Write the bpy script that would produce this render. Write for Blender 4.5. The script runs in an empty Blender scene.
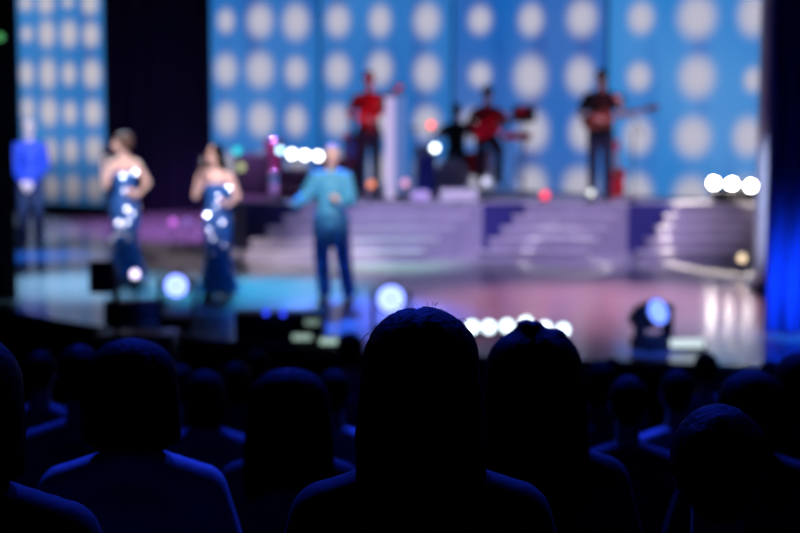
import bpy, bmesh, math, random
from mathutils import Vector as V, Matrix, noise
random.seed(7)
sc = bpy.context.scene
C = sc.collection
PI = math.pi
F = 1556.0                       # focal length in pixels of an 800 px wide frame
CAMZ = 2.1
PITCH = math.atan(171.5 / F)
FW = V((0, math.cos(PITCH), -math.sin(PITCH)))
UP = V((0, math.sin(PITCH), math.cos(PITCH)))
def ray(px, py): return FW + V((1, 0, 0)) * ((px - 400) / F) - UP * ((py - 266.5) / F)
def at(px, py, Y):
    d = ray(px, py); return V((0, 0, CAMZ)) + d * (Y / d.y)
def ground(px, py, z=0.0):
    d = ray(px, py); return V((0, 0, CAMZ)) + d * ((z - CAMZ) / d.z)
def plane_hit(px, py, p0, n):
    d = ray(px, py); o = V((0, 0, CAMZ)); return o + d * ((p0 - o).dot(n) / d.dot(n))

# ---------------------------------------------------------------- materials
MATS = {}
def mat(name, col, rough=0.6, metal=0.0, spec=0.5, emit=None, es=0.0, sheen=0.0, noisy=0.0, scale=20, bump=0.0, coat=0.0):
    if name in MATS: return MATS[name]
    m = bpy.data.materials.new(name); m.use_nodes = True
    nt = m.node_tree; b = nt.nodes['Principled BSDF']
    b.inputs['Base Color'].default_value = (*col, 1)
    b.inputs['Roughness'].default_value = rough
    b.inputs['Metallic'].default_value = metal
    b.inputs['Specular IOR Level'].default_value = spec
    b.inputs['Sheen Weight'].default_value = sheen
    b.inputs['Coat Weight'].default_value = coat
    if emit:
        b.inputs['Emission Color'].default_value = (*emit, 1)
        b.inputs['Emission Strength'].default_value = es
    if noisy or bump:
        tc = nt.nodes.new('ShaderNodeTexCoord'); n = nt.nodes.new('ShaderNodeTexNoise')
        n.inputs['Scale'].default_value = scale; n.inputs['Detail'].default_value = 4
        nt.links.new(tc.outputs['Object'], n.inputs['Vector'])
        if noisy:
            r = nt.nodes.new('ShaderNodeValToRGB')
            r.color_ramp.elements[0].color = (*[c * (1 - noisy) for c in col], 1)
            r.color_ramp.elements[1].color = (*[min(1, c * (1 + noisy)) for c in col], 1)
            r.color_ramp.elements[0].position = .3; r.color_ramp.elements[1].position = .7
            nt.links.new(n.outputs['Fac'], r.inputs['Fac']); nt.links.new(r.outputs['Color'], b.inputs['Base Color'])
        if bump:
            bp = nt.nodes.new('ShaderNodeBump'); bp.inputs['Strength'].default_value = bump; bp.inputs['Distance'].default_value = .01
            nt.links.new(n.outputs['Fac'], bp.inputs['Height']); nt.links.new(bp.outputs['Normal'], b.inputs['Normal'])
    MATS[name] = m
    return m
def lampmat(name, col, s):
    return mat(name, (0.02, 0.02, 0.02), 0.4, emit=col, es=s)

black = mat('black_metal', (.012, .012, .014), .45, noisy=.3)
blackp = mat('black_plastic', (.02, .02, .024), .5, noisy=.3, bump=.1)
grille = mat('speaker_grille', (.015, .015, .018), .7, bump=.5, scale=120)
chrome = mat('chrome', (.7, .7, .72), .2, 1)
velvet = mat('black_velvet', (.006, .007, .014), .9, noisy=.3, sheen=.1, bump=.2)
navyd = mat('navy_drape', (.010, .014, .05), .9, noisy=.2, bump=.2)
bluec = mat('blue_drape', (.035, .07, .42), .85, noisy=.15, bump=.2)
wallm = mat('wall_paint', (.015, .016, .022), .9, noisy=.2)
ceilm = mat('ceiling_paint', (.01, .01, .014), .95)
carpet = mat('carpet', (.02, .02, .035), .95, noisy=.4, scale=60, bump=.3)
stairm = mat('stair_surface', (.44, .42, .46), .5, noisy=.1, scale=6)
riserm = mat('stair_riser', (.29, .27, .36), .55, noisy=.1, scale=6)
fascia = mat('platform_fascia', (.02, .02, .16), .6, noisy=.2)
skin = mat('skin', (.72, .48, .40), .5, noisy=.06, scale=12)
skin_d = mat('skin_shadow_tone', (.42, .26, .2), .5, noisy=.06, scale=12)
hair_b = mat('hair_black', (.0025, .0025, .003), .6, spec=.05, bump=.4, scale=90)
hair_br = mat('hair_brown', (.09, .045, .03), .7, bump=.3, scale=90)
hair_grey = mat('hair_blond', (.5, .36, .3), .5, bump=.3, scale=90)
eye_w = mat('eye', (.05, .035, .03), .2)
lip = mat('lip', (.5, .12, .12), .4)

# ---------------------------------------------------------------- geometry helpers
ICO = {}
def ico(n=2):
    if n not in ICO:
        b = bmesh.new(); bmesh.ops.create_icosphere(b, subdivisions=n, radius=1)
        ICO[n] = ([v.co.copy() for v in b.verts], [[v.index for v in f.verts] for f in b.faces]); b.free()
    return ICO[n]
class G:
    def __init__(s): s.b = bmesh.new()
    def raw(s, vs, fs):
        nv = [s.b.verts.new(v) for v in vs]
        for f in fs:
            try: s.b.faces.new([nv[i] for i in f])
            except ValueError: pass
        return s
    def box(s, c, d, rot=None, bev=0.0):
        b = bmesh.new(); bmesh.ops.create_cube(b, size=1)
        for v in b.verts: v.co = V((v.co.x * d[0], v.co.y * d[1], v.co.z * d[2]))
        if bev: bmesh.ops.bevel(b, geom=list(b.edges), offset=bev, segments=2, affect='EDGES', profile=.5)
        M = Matrix.Translation(V(c)) @ (rot.to_4x4() if rot else Matrix())
        b.verts.ensure_lookup_table(); b.verts.index_update()
        s.raw([M @ v.co for v in b.verts], [[v.index for v in f.verts] for f in b.faces]); b.free(); return s
    def ell(s, c, r, rot=None, n=2):
        vs, fs = ico(n); c = V(c)
        if not hasattr(r, '__len__'): r = (r, r, r)
        out = []
        for v in vs:
            p = V((v.x * r[0], v.y * r[1], v.z * r[2]))
            if rot: p = rot @ p
            out.append(c + p)
        return s.raw(out, fs)
    def hull(s, items):
        """convex hull of ellipsoids (centre, radii[, rotation])"""
        b = bmesh.new(); vs, _ = ico(2)
        for it in items:
            c, r = V(it[0]), it[1]; rot = it[2] if len(it) > 2 else None
            if not hasattr(r, '__len__'): r = (r, r, r)
            for v in vs:
                p = V((v.x * r[0], v.y * r[1], v.z * r[2]))
                if rot: p = rot @ p
                b.verts.new(c + p)
        bmesh.ops.convex_hull(b, input=list(b.verts))
        for v in [v for v in b.verts if not v.link_faces]: b.verts.remove(v)
        b.verts.index_update()
        s.raw([v.co.copy() for v in b.verts], [[v.index for v in f.verts] for f in b.faces]); b.free(); return s
    def cap(s, p, r, q, t): return s.hull([(p, r), (q, t)])
    def cyl(s, p, q, r, t=None, seg=16):
        p, q = V(p), V(q); t = r if t is None else t
        d = (q - p).normalized(); a = d.orthogonal().normalized(); c = d.cross(a)
        vs = []
        for k in range(seg):
            w = a * math.cos(2 * PI * k / seg) + c * math.sin(2 * PI * k / seg); vs.append(p + w * r)
        for k in range(seg):
            w = a * math.cos(2 * PI * k / seg) + c * math.sin(2 * PI * k / seg); vs.append(q + w * t)
        fs = [[k, (k + 1) % seg, seg + (k + 1) % seg, seg + k] for k in range(seg)]
        fs += [list(range(seg))[::-1], list(range(seg, 2 * seg))]
        return s.raw(vs, fs)
    def tube(s, pts, r, seg=8):
        pts = [V(p) for p in pts]
        rings = []
        ref = V((0.13, .2, 1)).normalized()
        for i, p in enumerate(pts):
            d = (pts[min(i + 1, len(pts) - 1)] - pts[max(i - 1, 0)]).normalized()
            a = d.cross(ref); a = a.normalized() if a.length > 1e-4 else d.orthogonal().normalized(); c = d.cross(a)
            rr = r[i] if hasattr(r, '__len__') else r
            rings.append([p + a * rr * math.cos(2 * PI * k / seg) + c * rr * math.sin(2 * PI * k / seg) for k in range(seg)])
        vs = [v for ring in rings for v in ring]; n = len(pts)
        fs = [[i * seg + k, i * seg + (k + 1) % seg, (i + 1) * seg + (k + 1) % seg, (i + 1) * seg + k] for i in range(n - 1) for k in range(seg)]
        fs += [list(range(seg))[::-1], [(n - 1) * seg + k for k in range(seg)]]
        return s.raw(vs, fs)
    def lathe(s, prof, axis_p=(0, 0, 0), seg=28, sx=1, sy=1, fn=None):
        """prof: (radius, z); closed at both ends when radius is 0"""
        o = V(axis_p); vs = []; fs = []
        for (r, z) in prof:
            for k in range(seg):
                a = 2 * PI * k / seg; rr = r * (fn(a, z) if fn else 1)
                vs.append(o + V((rr * sx * math.cos(a), rr * sy * math.sin(a), z)))
        n = len(prof)
        for i in range(n - 1):
            for k in range(seg): fs.append([i * seg + k, i * seg + (k + 1) % seg, (i + 1) * seg + (k + 1) % seg, (i + 1) * seg + k])
        fs += [list(range(seg))[::-1], [(n - 1) * seg + k for k in range(seg)]]
        return s.raw(vs, fs)
    def prism(s, outline, y0, y1):
        """outline in x,z extruded along y"""
        n = len(outline)
        vs = [V((x, y0, z)) for x, z in outline] + [V((x, y1, z)) for x, z in outline]
        fs = [list(range(n)), list(range(n, 2 * n))[::-1]] + [[k, n + k, n + (k + 1) % n, (k + 1) % n] for k in range(n)]
        return s.raw(vs, fs)
    def slab(s, outline, z0, z1):
        n = len(outline)
        vs = [V((p[0], p[1], z0)) for p in outline] + [V((p[0], p[1], z1)) for p in outline]
        fs = [list(range(n))[::-1], list(range(n, 2 * n))] + [[k, (k + 1) % n, n + (k + 1) % n, n + k] for k in range(n)]
        return s.raw(vs, fs)
    def torus(s, c, R, r, seg=32, sub=8, rot=None):
        vs = []; fs = []
        for i in range(seg):
            a = 2 * PI * i / seg
            for j in range(sub):
                t = 2 * PI * j / sub
                p = V(((R + r * math.cos(t)) * math.cos(a), (R + r * math.cos(t)) * math.sin(a), r * math.sin(t)))
                vs.append(V(c) + (rot @ p if rot else p))
                fs.append([i * sub + j, ((i + 1) % seg) * sub + j, ((i + 1) % seg) * sub + (j + 1) % sub, i * sub + (j + 1) % sub])
        return s.raw(vs, fs)
    def mesh(s, name, m, smooth=False):
        bmesh.ops.recalc_face_normals(s.b, faces=list(s.b.faces))
        me = bpy.data.meshes.new(name); s.b.to_mesh(me); s.b.free()
        if m: me.materials.append(m)
        if smooth:
            me.polygons.foreach_set('use_smooth', [True] * len(me.polygons))
            if smooth != 2:
                try: me.set_sharp_from_angle(angle=math.radians(40))
                except Exception: pass
        return me
    def build(s, name, m, parent=None, smooth=True):
        return link(name, s.mesh(name, m, smooth), parent)
    def remesh(s, name, m, vox, smooth=5, parent=None):
        me = s.mesh(name + '_tmp', None)
        o = bpy.data.objects.new('tmp', me); C.objects.link(o)
        r = o.modifiers.new('r', 'REMESH'); r.mode = 'VOXEL'; r.voxel_size = vox; r.use_smooth_shade = True
        if smooth:
            q = o.modifiers.new('s', 'SMOOTH'); q.factor = .5; q.iterations = smooth
        dg = bpy.context.evaluated_depsgraph_get()
        nm = bpy.data.meshes.new_from_object(o.evaluated_get(dg))
        bpy.data.objects.remove(o); bpy.data.meshes.remove(me)
        nm.materials.clear(); nm.materials.append(m); nm.name = name
        nm.polygons.foreach_set('use_smooth', [True] * len(nm.polygons))
        return link(name, nm, parent)
def link(name, me, parent=None):
    o = bpy.data.objects.new(name, me); C.objects.link(o)
    if parent: o.parent = parent
    return o
def tag(o, label=None, cat=None, group=None, kind=None):
    if label: o['label'] = label
    if cat: o['category'] = cat
    if group: o['group'] = group
    if kind: o['kind'] = kind
    return o
def thing(name, label, cat, loc=(0, 0, 0), rz=0, group=None):
    o = bpy.data.objects.new(name, None); C.objects.link(o); o.empty_display_size = .1
    o.location = loc; o.rotation_euler = (0, 0, rz)
    return tag(o, label, cat, group)
def struct(o): o['kind'] = 'structure'; return o
def copy_tree(o, parent=None):
    c = o.copy(); C.objects.link(c); c.parent = parent
    for ch in list(o.children): copy_tree(ch, c)
    return c
def rotY(a): return Matrix.Rotation(a, 3, 'Y')
def rotX(a): return Matrix.Rotation(a, 3, 'X')
def rotZ(a): return Matrix.Rotation(a, 3, 'Z')

# ---------------------------------------------------------------- room
def tier_z(k): return 0.8 - .152 * (2.8 + .9 * k)
rows = [2.8 + .9 * k for k in range(-3, 9)]
prof = [(-4.5, tier_z(-3)), (rows[0] + .45, tier_z(-3))]
for k in range(-2, 9):
    prof += [(2.8 + .9 * k - .45, tier_z(k)), (2.8 + .9 * k + .45, tier_z(k))]
prof += [(10.45, -.75), (28.4, -.75), (28.4, -1.4), (-4.5, -1.4)]
g = G(); n = len(prof)
g.raw([V((-8, y, z)) for y, z in prof] + [V((8, y, z)) for y, z in prof],
      [list(range(n))[::-1], list(range(n, 2 * n))] + [[k, (k + 1) % n, n + (k + 1) % n, n + k] for k in range(n)])
struct(g.build('floor', carpet, smooth=False))
struct(G().box((0, 28.55, 3.6), (16.6, .3, 10)).build('wall_back', wallm, smooth=False))
struct(G().box((-8.15, 12, 3.6), (.3, 33, 10)).build('wall_left', wallm, smooth=False))
struct(G().box((8.15, 12, 3.6), (.3, 33, 10)).build('wall_right', wallm, smooth=False))
struct(G().box((0, -4.65, 3.6), (16.6, .3, 10)).build('wall_front', wallm, smooth=False))
struct(G().box((0, 12, 8.75), (16.6, 33.6, .3)).build('ceiling', ceilm, smooth=False))

# stage: prism with a curved front, glossy dark laminate top
front_px = [(-60, 300), (0, 308), (60, 320), (130, 331), (230, 341), (330, 349), (450, 355), (600, 360), (760, 366), (860, 369)]
front = [ground(*p) for p in front_px]
sm = bpy.data.materials.new('stage_laminate'); sm.use_nodes = True
nt = sm.node_tree; b = nt.nodes['Principled BSDF']
tc = nt.nodes.new('ShaderNodeTexCoord'); nz = nt.nodes.new('ShaderNodeTexNoise'); nz.inputs['Scale'].default_value = 1.3; nz.inputs['Detail'].default_value = 5
rp = nt.nodes.new('ShaderNodeValToRGB'); rp.color_ramp.elements[0].color = (.28, .28, .29, 1); rp.color_ramp.elements[1].color = (.42, .41, .42, 1)
rr = nt.nodes.new('ShaderNodeMapRange'); rr.inputs['To Min'].default_value = .14; rr.inputs['To Max'].default_value = .22
nt.links.new(tc.outputs['Object'], nz.inputs['Vector']); nt.links.new(nz.outputs['Fac'], rp.inputs['Fac']); nt.links.new(rp.outputs['Color'], b.inputs['Base Color'])
nt.links.new(nz.outputs['Fac'], rr.inputs['Value']); nt.links.new(rr.outputs['Result'], b.inputs['Roughness'])
b.inputs['Specular IOR Level'].default_value = .6
ol = [(p.x, p.y) for p in front]
ol = [(-7.9, ol[0][1] + .6)] + ol + [(7.9, ol[-1][1]), (7.9, 28.35), (-7.9, 28.35)]
struct(G().slab(ol, -.06, 0).build('floor_stage', sm, smooth=False))
ol2 = [(x, y + .05) if y < 28 else (x, y) for x, y in ol]
struct(G().slab(ol2, -.745, -.061).build('trim_stage_front', mat('stage_skirt', (.02, .025, .06), .8, noisy=.3), smooth=False))

# ---------------------------------------------------------------- LED screens
ledm = bpy.data.materials.new('led_picture'); ledm.use_nodes = True
nt = ledm.node_tree; nt.nodes.clear()
out = nt.nodes.new('ShaderNodeOutputMaterial'); em = nt.nodes.new('ShaderNodeEmission'); at_ = nt.nodes.new('ShaderNodeVertexColor'); at_.layer_name = 'Col'
nt.links.new(at_.outputs['Color'], em.inputs['Color']); nt.links.new(em.outputs['Emission'], out.inputs['Surface'])
em.inputs['Strength'].default_value = 1.0
def s2l(c): return [((x / 255 + .055) / 1.055) ** 2.4 if x > 10 else x / 255 / 12.92 for x in c]
def mix(a, b, t): return [a[i] * (1 - t) + b[i] * t for i in range(3)]
def led(p0, p1, z0, z1, dots, label, base, dotc, seed, low=None, step=.036, group=None):
    p0, p1 = V((p0[0], p0[1], 0)), V((p1[0], p1[1], 0)); e_ = (p1 - p0).normalized() * .012; p0 += e_; p1 -= e_
    w = (p1 - p0).length; u = (p1 - p0).normalized(); nrm = V((u.y, -u.x, 0))
    root = thing('led_screen', label, 'led screen', (p0 + p1) / 2 + V((0, 0, z0)), math.atan2(u.y, u.x), group)
    h = z1 - z0
    pts = []
    for (px, py, dw, dh) in dots:
        q = plane_hit(px, py, p0, nrm); q2 = plane_hit(px + dw / 2, py, p0, nrm); q3 = plane_hit(px, py - dh / 2, p0, nrm)
        pts.append(((q - p0).dot(u) - w / 2, q.z - z0, abs((q2 - q).dot(u)), abs(q3.z - q.z)))
    nx, nz_ = int(w / step), int(h / step)
    vs, fs, cols = [], [], []
    for j in range(nz_ + 1):
        for i in range(nx + 1):
            x = -w / 2 + w * i / nx; z = h * j / nz_
            vs.append(V((x, -.002, z)))
            nv = noise.noise(V((x * .8 + seed * 7, z * .7, seed))) * .5 + .5
            nv2 = noise.noise(V((x * 2.5, z * .35 + seed * 3, seed + 5))) * .5 + .5
            c = mix(s2l(base[0]), s2l(base[1]), min(1, max(0, nv * 1.7 - .35)))
            c = mix(c, s2l(base[2]), min(1, max(0, nv2 * 2.2 - 1.1)))
            t = 0; halo = 0
            for (cx, cz, rx, rz_) in pts:
                dx, dz = (x - cx) / rx, (z - cz) / rz_
                r = math.sqrt(dx * dx + dz * dz)
                if r < 2.5:
                    t = max(t, min(1, max(0, (1.30 - r) / .95)))
                    halo += .13 * math.exp(-(r / 1.5) ** 2)
            c = mix(c, s2l((130, 155, 220)), min(.5, halo))
            c = mix(c, s2l(dotc), t * t * (3 - 2 * t))
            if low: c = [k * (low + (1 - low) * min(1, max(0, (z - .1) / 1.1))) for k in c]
            cols.append(c)
    for j in range(nz_):
        for i in range(nx):
            a = j * (nx + 1) + i; fs.append([a, a + 1, a + nx + 2, a + nx + 1])
    me = bpy.data.meshes.new('display'); me.from_pydata(vs, [], fs); me.materials.append(ledm)
    ca = me.color_attributes.new('Col', 'FLOAT_COLOR', 'POINT')
    flat = []
    for c in cols: flat += [c[0], c[1], c[2], 1]
    ca.data.foreach_set('color', flat)
    link('display', me, root)
    g = G().box((0, .035, h / 2), (w - .05, .06, h))
    g.build('cabinet', black, root, False)
    for sx in (-1, 1): G().box((sx * (w / 2 - .004), .004, h / 2), (.008, .018, h)).build('edge_frame', mat('led_frame', (.03, .05, .12), .5), root, False)
    return root
BL = [(6, 98, 178), (46, 122, 196), (6, 62, 146)]
scr_px = [(210, 26.5), (320, 26.1), (453, 25.0), (607, 23.2), (769, 21.9)]
sp = [(at(px, 70, Y).x, Y) for px, Y in scr_px]
D1 = [(226,21,18,27),(226,70,24,36),(227,119,24,36),(228,168,22,34),(260,21,28,38),(260,70,30,40),(261,120,28,38),(262,168,24,36),(296,22,29,40),(296,72,24,33),(296,121,23,34),(297,170,24,34),(226,-28,20,32),(260,-28,26,36),(296,-28,26,36),(226,-77,24,36),(260,-77,28,38),(296,-77,24,36)]
D2 = [(338,21,26,36),(338,71,27,38),(337,120,26,36),(338,169,26,36),(380,21,24,36),(380,69,27,38),(380,121,27,38),(380,170,27,38),(427,21,29,40),(427,73,29,40),(427,123,30,38),(427,173,30,38),(338,-28,26,36),(380,-28,26,36),(427,-30,29,40),(338,-77,26,36),(380,-77,26,36),(427,-82,29,40)]
D3 = [(480,20,25,32),(480,75,24,28),(472,126,28,38),(480,181,30,40),(531,20,27,36),(530,77,36,48),(533,131,34,46),(532,186,34,44),(582,18,33,42),(580,76,31,42),(583,132,31,42),(580,188,40,46),(480,-36,28,38),(531,-36,30,38),(582,-40,32,42),(480,-92,28,38),(531,-92,30,38),(582,-97,32,42)]
D4 = [(641,18,28,36),(639,77,26,32),(638,136,32,42),(637,193,34,44),(697,17,43,50),(697,77,40,48),(693,137,40,46),(692,197,42,46),(754,15,36,48),(753,80,20,28),(748,137,34,44),(746,197,36,44),(641,-42,28,38),(697,-43,38,46),(756,-45,36,46),(641,-102,28,38),(697,-103,38,46),(756,-105,36,46)]
DC = (188, 186, 204)
grp = 'dotted blue led panels of the back screen'
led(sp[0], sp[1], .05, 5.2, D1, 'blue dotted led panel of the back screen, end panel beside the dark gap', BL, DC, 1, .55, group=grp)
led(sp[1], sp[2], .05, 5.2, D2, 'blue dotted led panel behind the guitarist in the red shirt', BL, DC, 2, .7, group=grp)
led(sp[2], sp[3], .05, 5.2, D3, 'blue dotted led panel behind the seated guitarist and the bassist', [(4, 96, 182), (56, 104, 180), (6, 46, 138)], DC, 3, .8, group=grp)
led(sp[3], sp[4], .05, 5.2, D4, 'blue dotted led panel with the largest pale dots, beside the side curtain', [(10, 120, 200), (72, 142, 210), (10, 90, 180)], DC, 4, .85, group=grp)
DL = [(26,3,14,18),(27,34,12,18),(27,74,15,28),(28,109,14,26),(28,150,14,26),(28,188,14,26),(46,3,18,24),(47,34,18,30),(48,74,18,34),(49,112,19,32),(51,151,15,28),(52,188,17,28),(68,2,12,14),(69,34,18,30),(69,74,15,26),(70,113,15,26),(71,151,16,28),(73,188,18,30),(90,3,18,26),(91,35,18,28),(92,74,20,32),(93,113,19,30),(94,150,19,30),(95,189,19,28)]
DL += [(x, y, 16, 26) for x in (26, 46, 68, 90) for y in (-35, -73, -110)]
a, c_ = at(18, 60, 27.6).x, at(105, 60, 26.6).x
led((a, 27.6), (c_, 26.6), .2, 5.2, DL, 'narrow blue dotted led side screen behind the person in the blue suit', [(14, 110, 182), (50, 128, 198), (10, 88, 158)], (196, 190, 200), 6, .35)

# ---------------------------------------------------------------- drapes
def drape(x0, y0, x1, y1, z0, z1, m, name, label, cat='curtain', amp=.05, waves=9):
    p0, p1 = V((x0, y0, 0)), V((x1, y1, 0)); d = p1 - p0; L = d.length; u = d / L; nn = V((u.y, -u.x, 0))
    N = waves * 10; f = []; b_ = []
    for i in range(N + 1):
        t = i / N; a = amp * math.sin(2 * PI * waves * t) * (.8 + .2 * math.sin(t * 17)) + .3 * amp * math.sin(2 * PI * waves * .37 * t)
        f.append(p0 + u * L * t + nn * a); b_.append(p0 + u * L * t + nn * (a - .015))
    pts = [(p.x, p.y) for p in f] + [(p.x, p.y) for p in b_[::-1]]
    g = G(); M = len(pts)
    o = V(((x0 + x1) / 2, (y0 + y1) / 2, z0))
    # quads, front and back sheets with flat edges
    n1 = N + 1; vs = []
    for z in (0, (z1 - z0)):
        for p in f: vs.append(V((p.x, p.y, 0)) - V((o.x, o.y, 0)) + V((0, 0, z)))
        for p in b_: vs.append(V((p.x, p.y, 0)) - V((o.x, o.y, 0)) + V((0, 0, z)))
    fs = []
    for i in range(N):
        fs += [[i, i + 1, 2 * n1 + i + 1, 2 * n1 + i], [n1 + i, n1 + i + 1, 3 * n1 + i + 1, 3 * n1 + i],
               [i, i + 1, n1 + i + 1, n1 + i], [2 * n1 + i, 2 * n1 + i + 1, 3 * n1 + i + 1, 3 * n1 + i]]
    for e in (0, N): fs.append([e, n1 + e, 3 * n1 + e, 2 * n1 + e])
    g.raw(vs, fs)
    ob = g.build(name, m, smooth=2); ob.location = o
    return tag(ob, label, cat)
drape(-7.6, 28.2, 7.6, 28.2, 0.01, 6.8, navyd, 'backdrop_curtain', 'dark navy backdrop curtain seen in the gap between the two led screens', waves=40)
xl = at(13, 150, 15.8).x
drape(-7.6, 15.9, xl, 15.8, 0.01, 6.5, velvet, 'side_curtain', 'black side curtain at the stage edge beside the person in the blue suit', waves=14)
xr = at(768, 150, 13.6).x
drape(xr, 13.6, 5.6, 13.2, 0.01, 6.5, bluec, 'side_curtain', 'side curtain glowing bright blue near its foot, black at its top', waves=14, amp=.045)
# lit portal pillar in front of the screen edge
pp = at(763, 200, 16.5)
pl = thing('portal_pillar', 'slim pale pillar standing between the led screen and the blue side curtain', 'pillar', (pp.x, 16.5, 0))
G().box((0, 0, 3.2), (.085, .3, 6.2), bev=.01).build('shaft', mat('pale_fabric', (.5, .52, .6), .6, noisy=.1), pl)
G().box((0, 0, .05), (.16, .38, .1), bev=.01).build('base', black, pl)

# ---------------------------------------------------------------- band platform and stairs
PZ = .65
fr = [(-2.35, 21.0), (-1.4, 20.9), (4.75, 20.75), (4.85, 21.5), (3.2, 22.75), (.9, 24.5), (-2.35, 25.6)]
tag(G().slab(fr, 0.0, PZ).build('band_platform', stairm, smooth=False), 'raised platform carrying the band in front of the led screens', 'platform')
o = tag(G().slab([(-2.36, 20.99), (-1.4, 20.88), (4.76, 20.73), (4.76, 20.745), (-1.4, 20.895), (-2.36, 21.0)], 0.0, PZ + .004).build('platform_skirt', fascia, smooth=False),
        'deep blue skirt showing on the band platform between the stairs', 'platform skirt')
def stair(tl, tr, bl, br, label):
    Yt, Yb = 20.86, 19.6
    X = lambda px, Y: (px - 400) / F * Y
    st = thing('stage_stairs', label, 'stairs', (X((bl + br) / 2, Yb), Yb, 0), 0, 'stairs up to the band platform')
    ox, oy = X((bl + br) / 2, Yb), Yb
    g, g2 = G(), G(); N = 5
    for i in range(N):
        t = 1 - i / N                       # i=0 the lowest tread
        yf = Yb + (Yt - Yb) * (i / N)
        k = i / (N - 1) if N > 1 else 0
        x0 = X(bl, Yb) * (1 - k) + X(tl, Yt) * k; x1 = X(br, Yb) * (1 - k) + X(tr, Yt) * k
        yb = min(20.72, yf + (Yt - Yb) / N + .02)
        z = PZ * (i + 1) / N + (.002 if i == N - 1 else 0)
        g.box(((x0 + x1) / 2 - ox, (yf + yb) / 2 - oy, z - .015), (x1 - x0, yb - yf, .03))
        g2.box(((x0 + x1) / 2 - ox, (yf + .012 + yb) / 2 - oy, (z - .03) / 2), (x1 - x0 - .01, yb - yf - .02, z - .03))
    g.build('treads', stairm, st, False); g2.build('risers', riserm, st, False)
stair(300, 482, 232, 424, 'broad pale stairs to the band platform, behind the singer in the light blue jacket')
stair(524, 626, 478, 590, 'pale stairs to the band platform below the bassist')
stair(672, 756, 640, 742, 'pale stairs to the band platform below the three white blinder lamps')

# ---------------------------------------------------------------- people
def hand(g, w, d, nrm, curl, th, s=1.0):
    """palm and five fingers; d = pointing direction, nrm = palm side, th = direction of the thumb side"""
    d, nrm = V(d).normalized(), V(nrm).normalized(); nrm = (nrm - d * nrm.dot(d)).normalized()
    lat = V(th).normalized(); lat = (lat - d * lat.dot(d) - nrm * lat.dot(nrm)).normalized(); w = V(w)
    R = Matrix((lat, d, nrm)).transposed()
    g.hull([(w + d * .02 * s, (.026 * s, .02 * s, .015 * s), R), (w + d * .08 * s, (.040 * s, .018 * s, .013 * s), R)])
    for i, L in enumerate((.072, .082, .077, .06)):
        b0 = w + (d * .088 + lat * (.031 - .0207 * i)) * s
        a1, a2 = curl * .55, curl * 1.25
        p1 = b0 + (d * math.cos(a1) + nrm * math.sin(a1)) * L * .48 * s
        p2 = p1 + (d * math.cos(a2) + nrm * math.sin(a2)) * L * .52 * s
        g.cap(b0, .0092 * s, p1, .0086 * s); g.cap(p1, .0086 * s, p2, .0072 * s)
    t0 = w + (d * .025 + lat * .024) * s
    t1 = t0 + (d * .6 + lat * .75 + nrm * .25).normalized() * .042 * s
    t2 = t1 + (d * .85 + lat * .2 + nrm * (.3 + .5 * math.sin(curl))).normalized() * .036 * s
    g.cap(t0, .013 * s, t1, .0105 * s); g.cap(t1, .0105 * s, t2, .0085 * s)
def head(g, c, R):
    P = lambda x, y, z: V(c) + R @ V((x, y, z))
    g.ell(P(0, .015, .03), (.075, .095, .095), R)
    g.hull([(P(0, -.028, -.02), (.062, .066, .085), R), (P(0, -.062, -.098), (.026, .024, .02), R)])
    g.cap(P(0, -.092, .004), .009, P(0, -.112, -.030), .013)
    g.cap(P(-.03, -.083, .022), .011, P(.03, -.083, .022), .011)
    g.cap(P(-.017, -.088, -.062), .009, P(.017, -.088, -.062), .009)
    for s in (-1, 1): g.ell(P(.077 * s, .01, -.012), (.011, .018, .031), R)
STAND = dict(pel=(0, 0, .95), wst=(0, 0, 1.10), chs=(0, 0, 1.29), nb=(0, .01, 1.49), hd=(0, -.01, 1.66),
             sh=((-.172, 0, 1.395), (.172, 0, 1.395)), hip=((-.09, 0, .92), (.09, 0, .92)), kn=((-.10, -.01, .50), (.10, -.01, .50)), an=((-.105, .02, .09), (.105, .02, .09)),
             el=((-.24, .02, 1.15), (.24, .02, 1.15)), wr=((-.25, -.06, .90), (.25, -.06, .90)),
             hdir=((0, -.1, -1), (0, -.1, -1)), hn=((1, 0, 0), (-1, 0, 0)), ht=((0, -1, 0), (0, -1, 0)), curl=(.5, .5))
SEAT = dict(STAND, pel=(0, .02, .55), wst=(0, .03, .70), chs=(0, .03, .875), nb=(0, .01, 1.07), hd=(0, -.015, 1.225),
            sh=((-.17, .01, .955), (.17, .01, .955)), hip=((-.09, 0, .53), (.09, 0, .53)), kn=((-.12, -.42, .53), (.12, -.42, .53)), an=((-.12, -.43, .09), (.12, -.43, .09)),
            el=((-.23, -.02, .76), (.23, -.02, .76)), wr=((-.13, -.24, .65), (.13, -.24, .65)), hdir=((.3, -1, -.15), (-.3, -1, -.15)), hn=((0, 0, -1), (0, 0, -1)), ht=((1, 0, 0), (-1, 0, 0)))
def pose(base, **k):
    d = dict(base); d.update(k); return d
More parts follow.
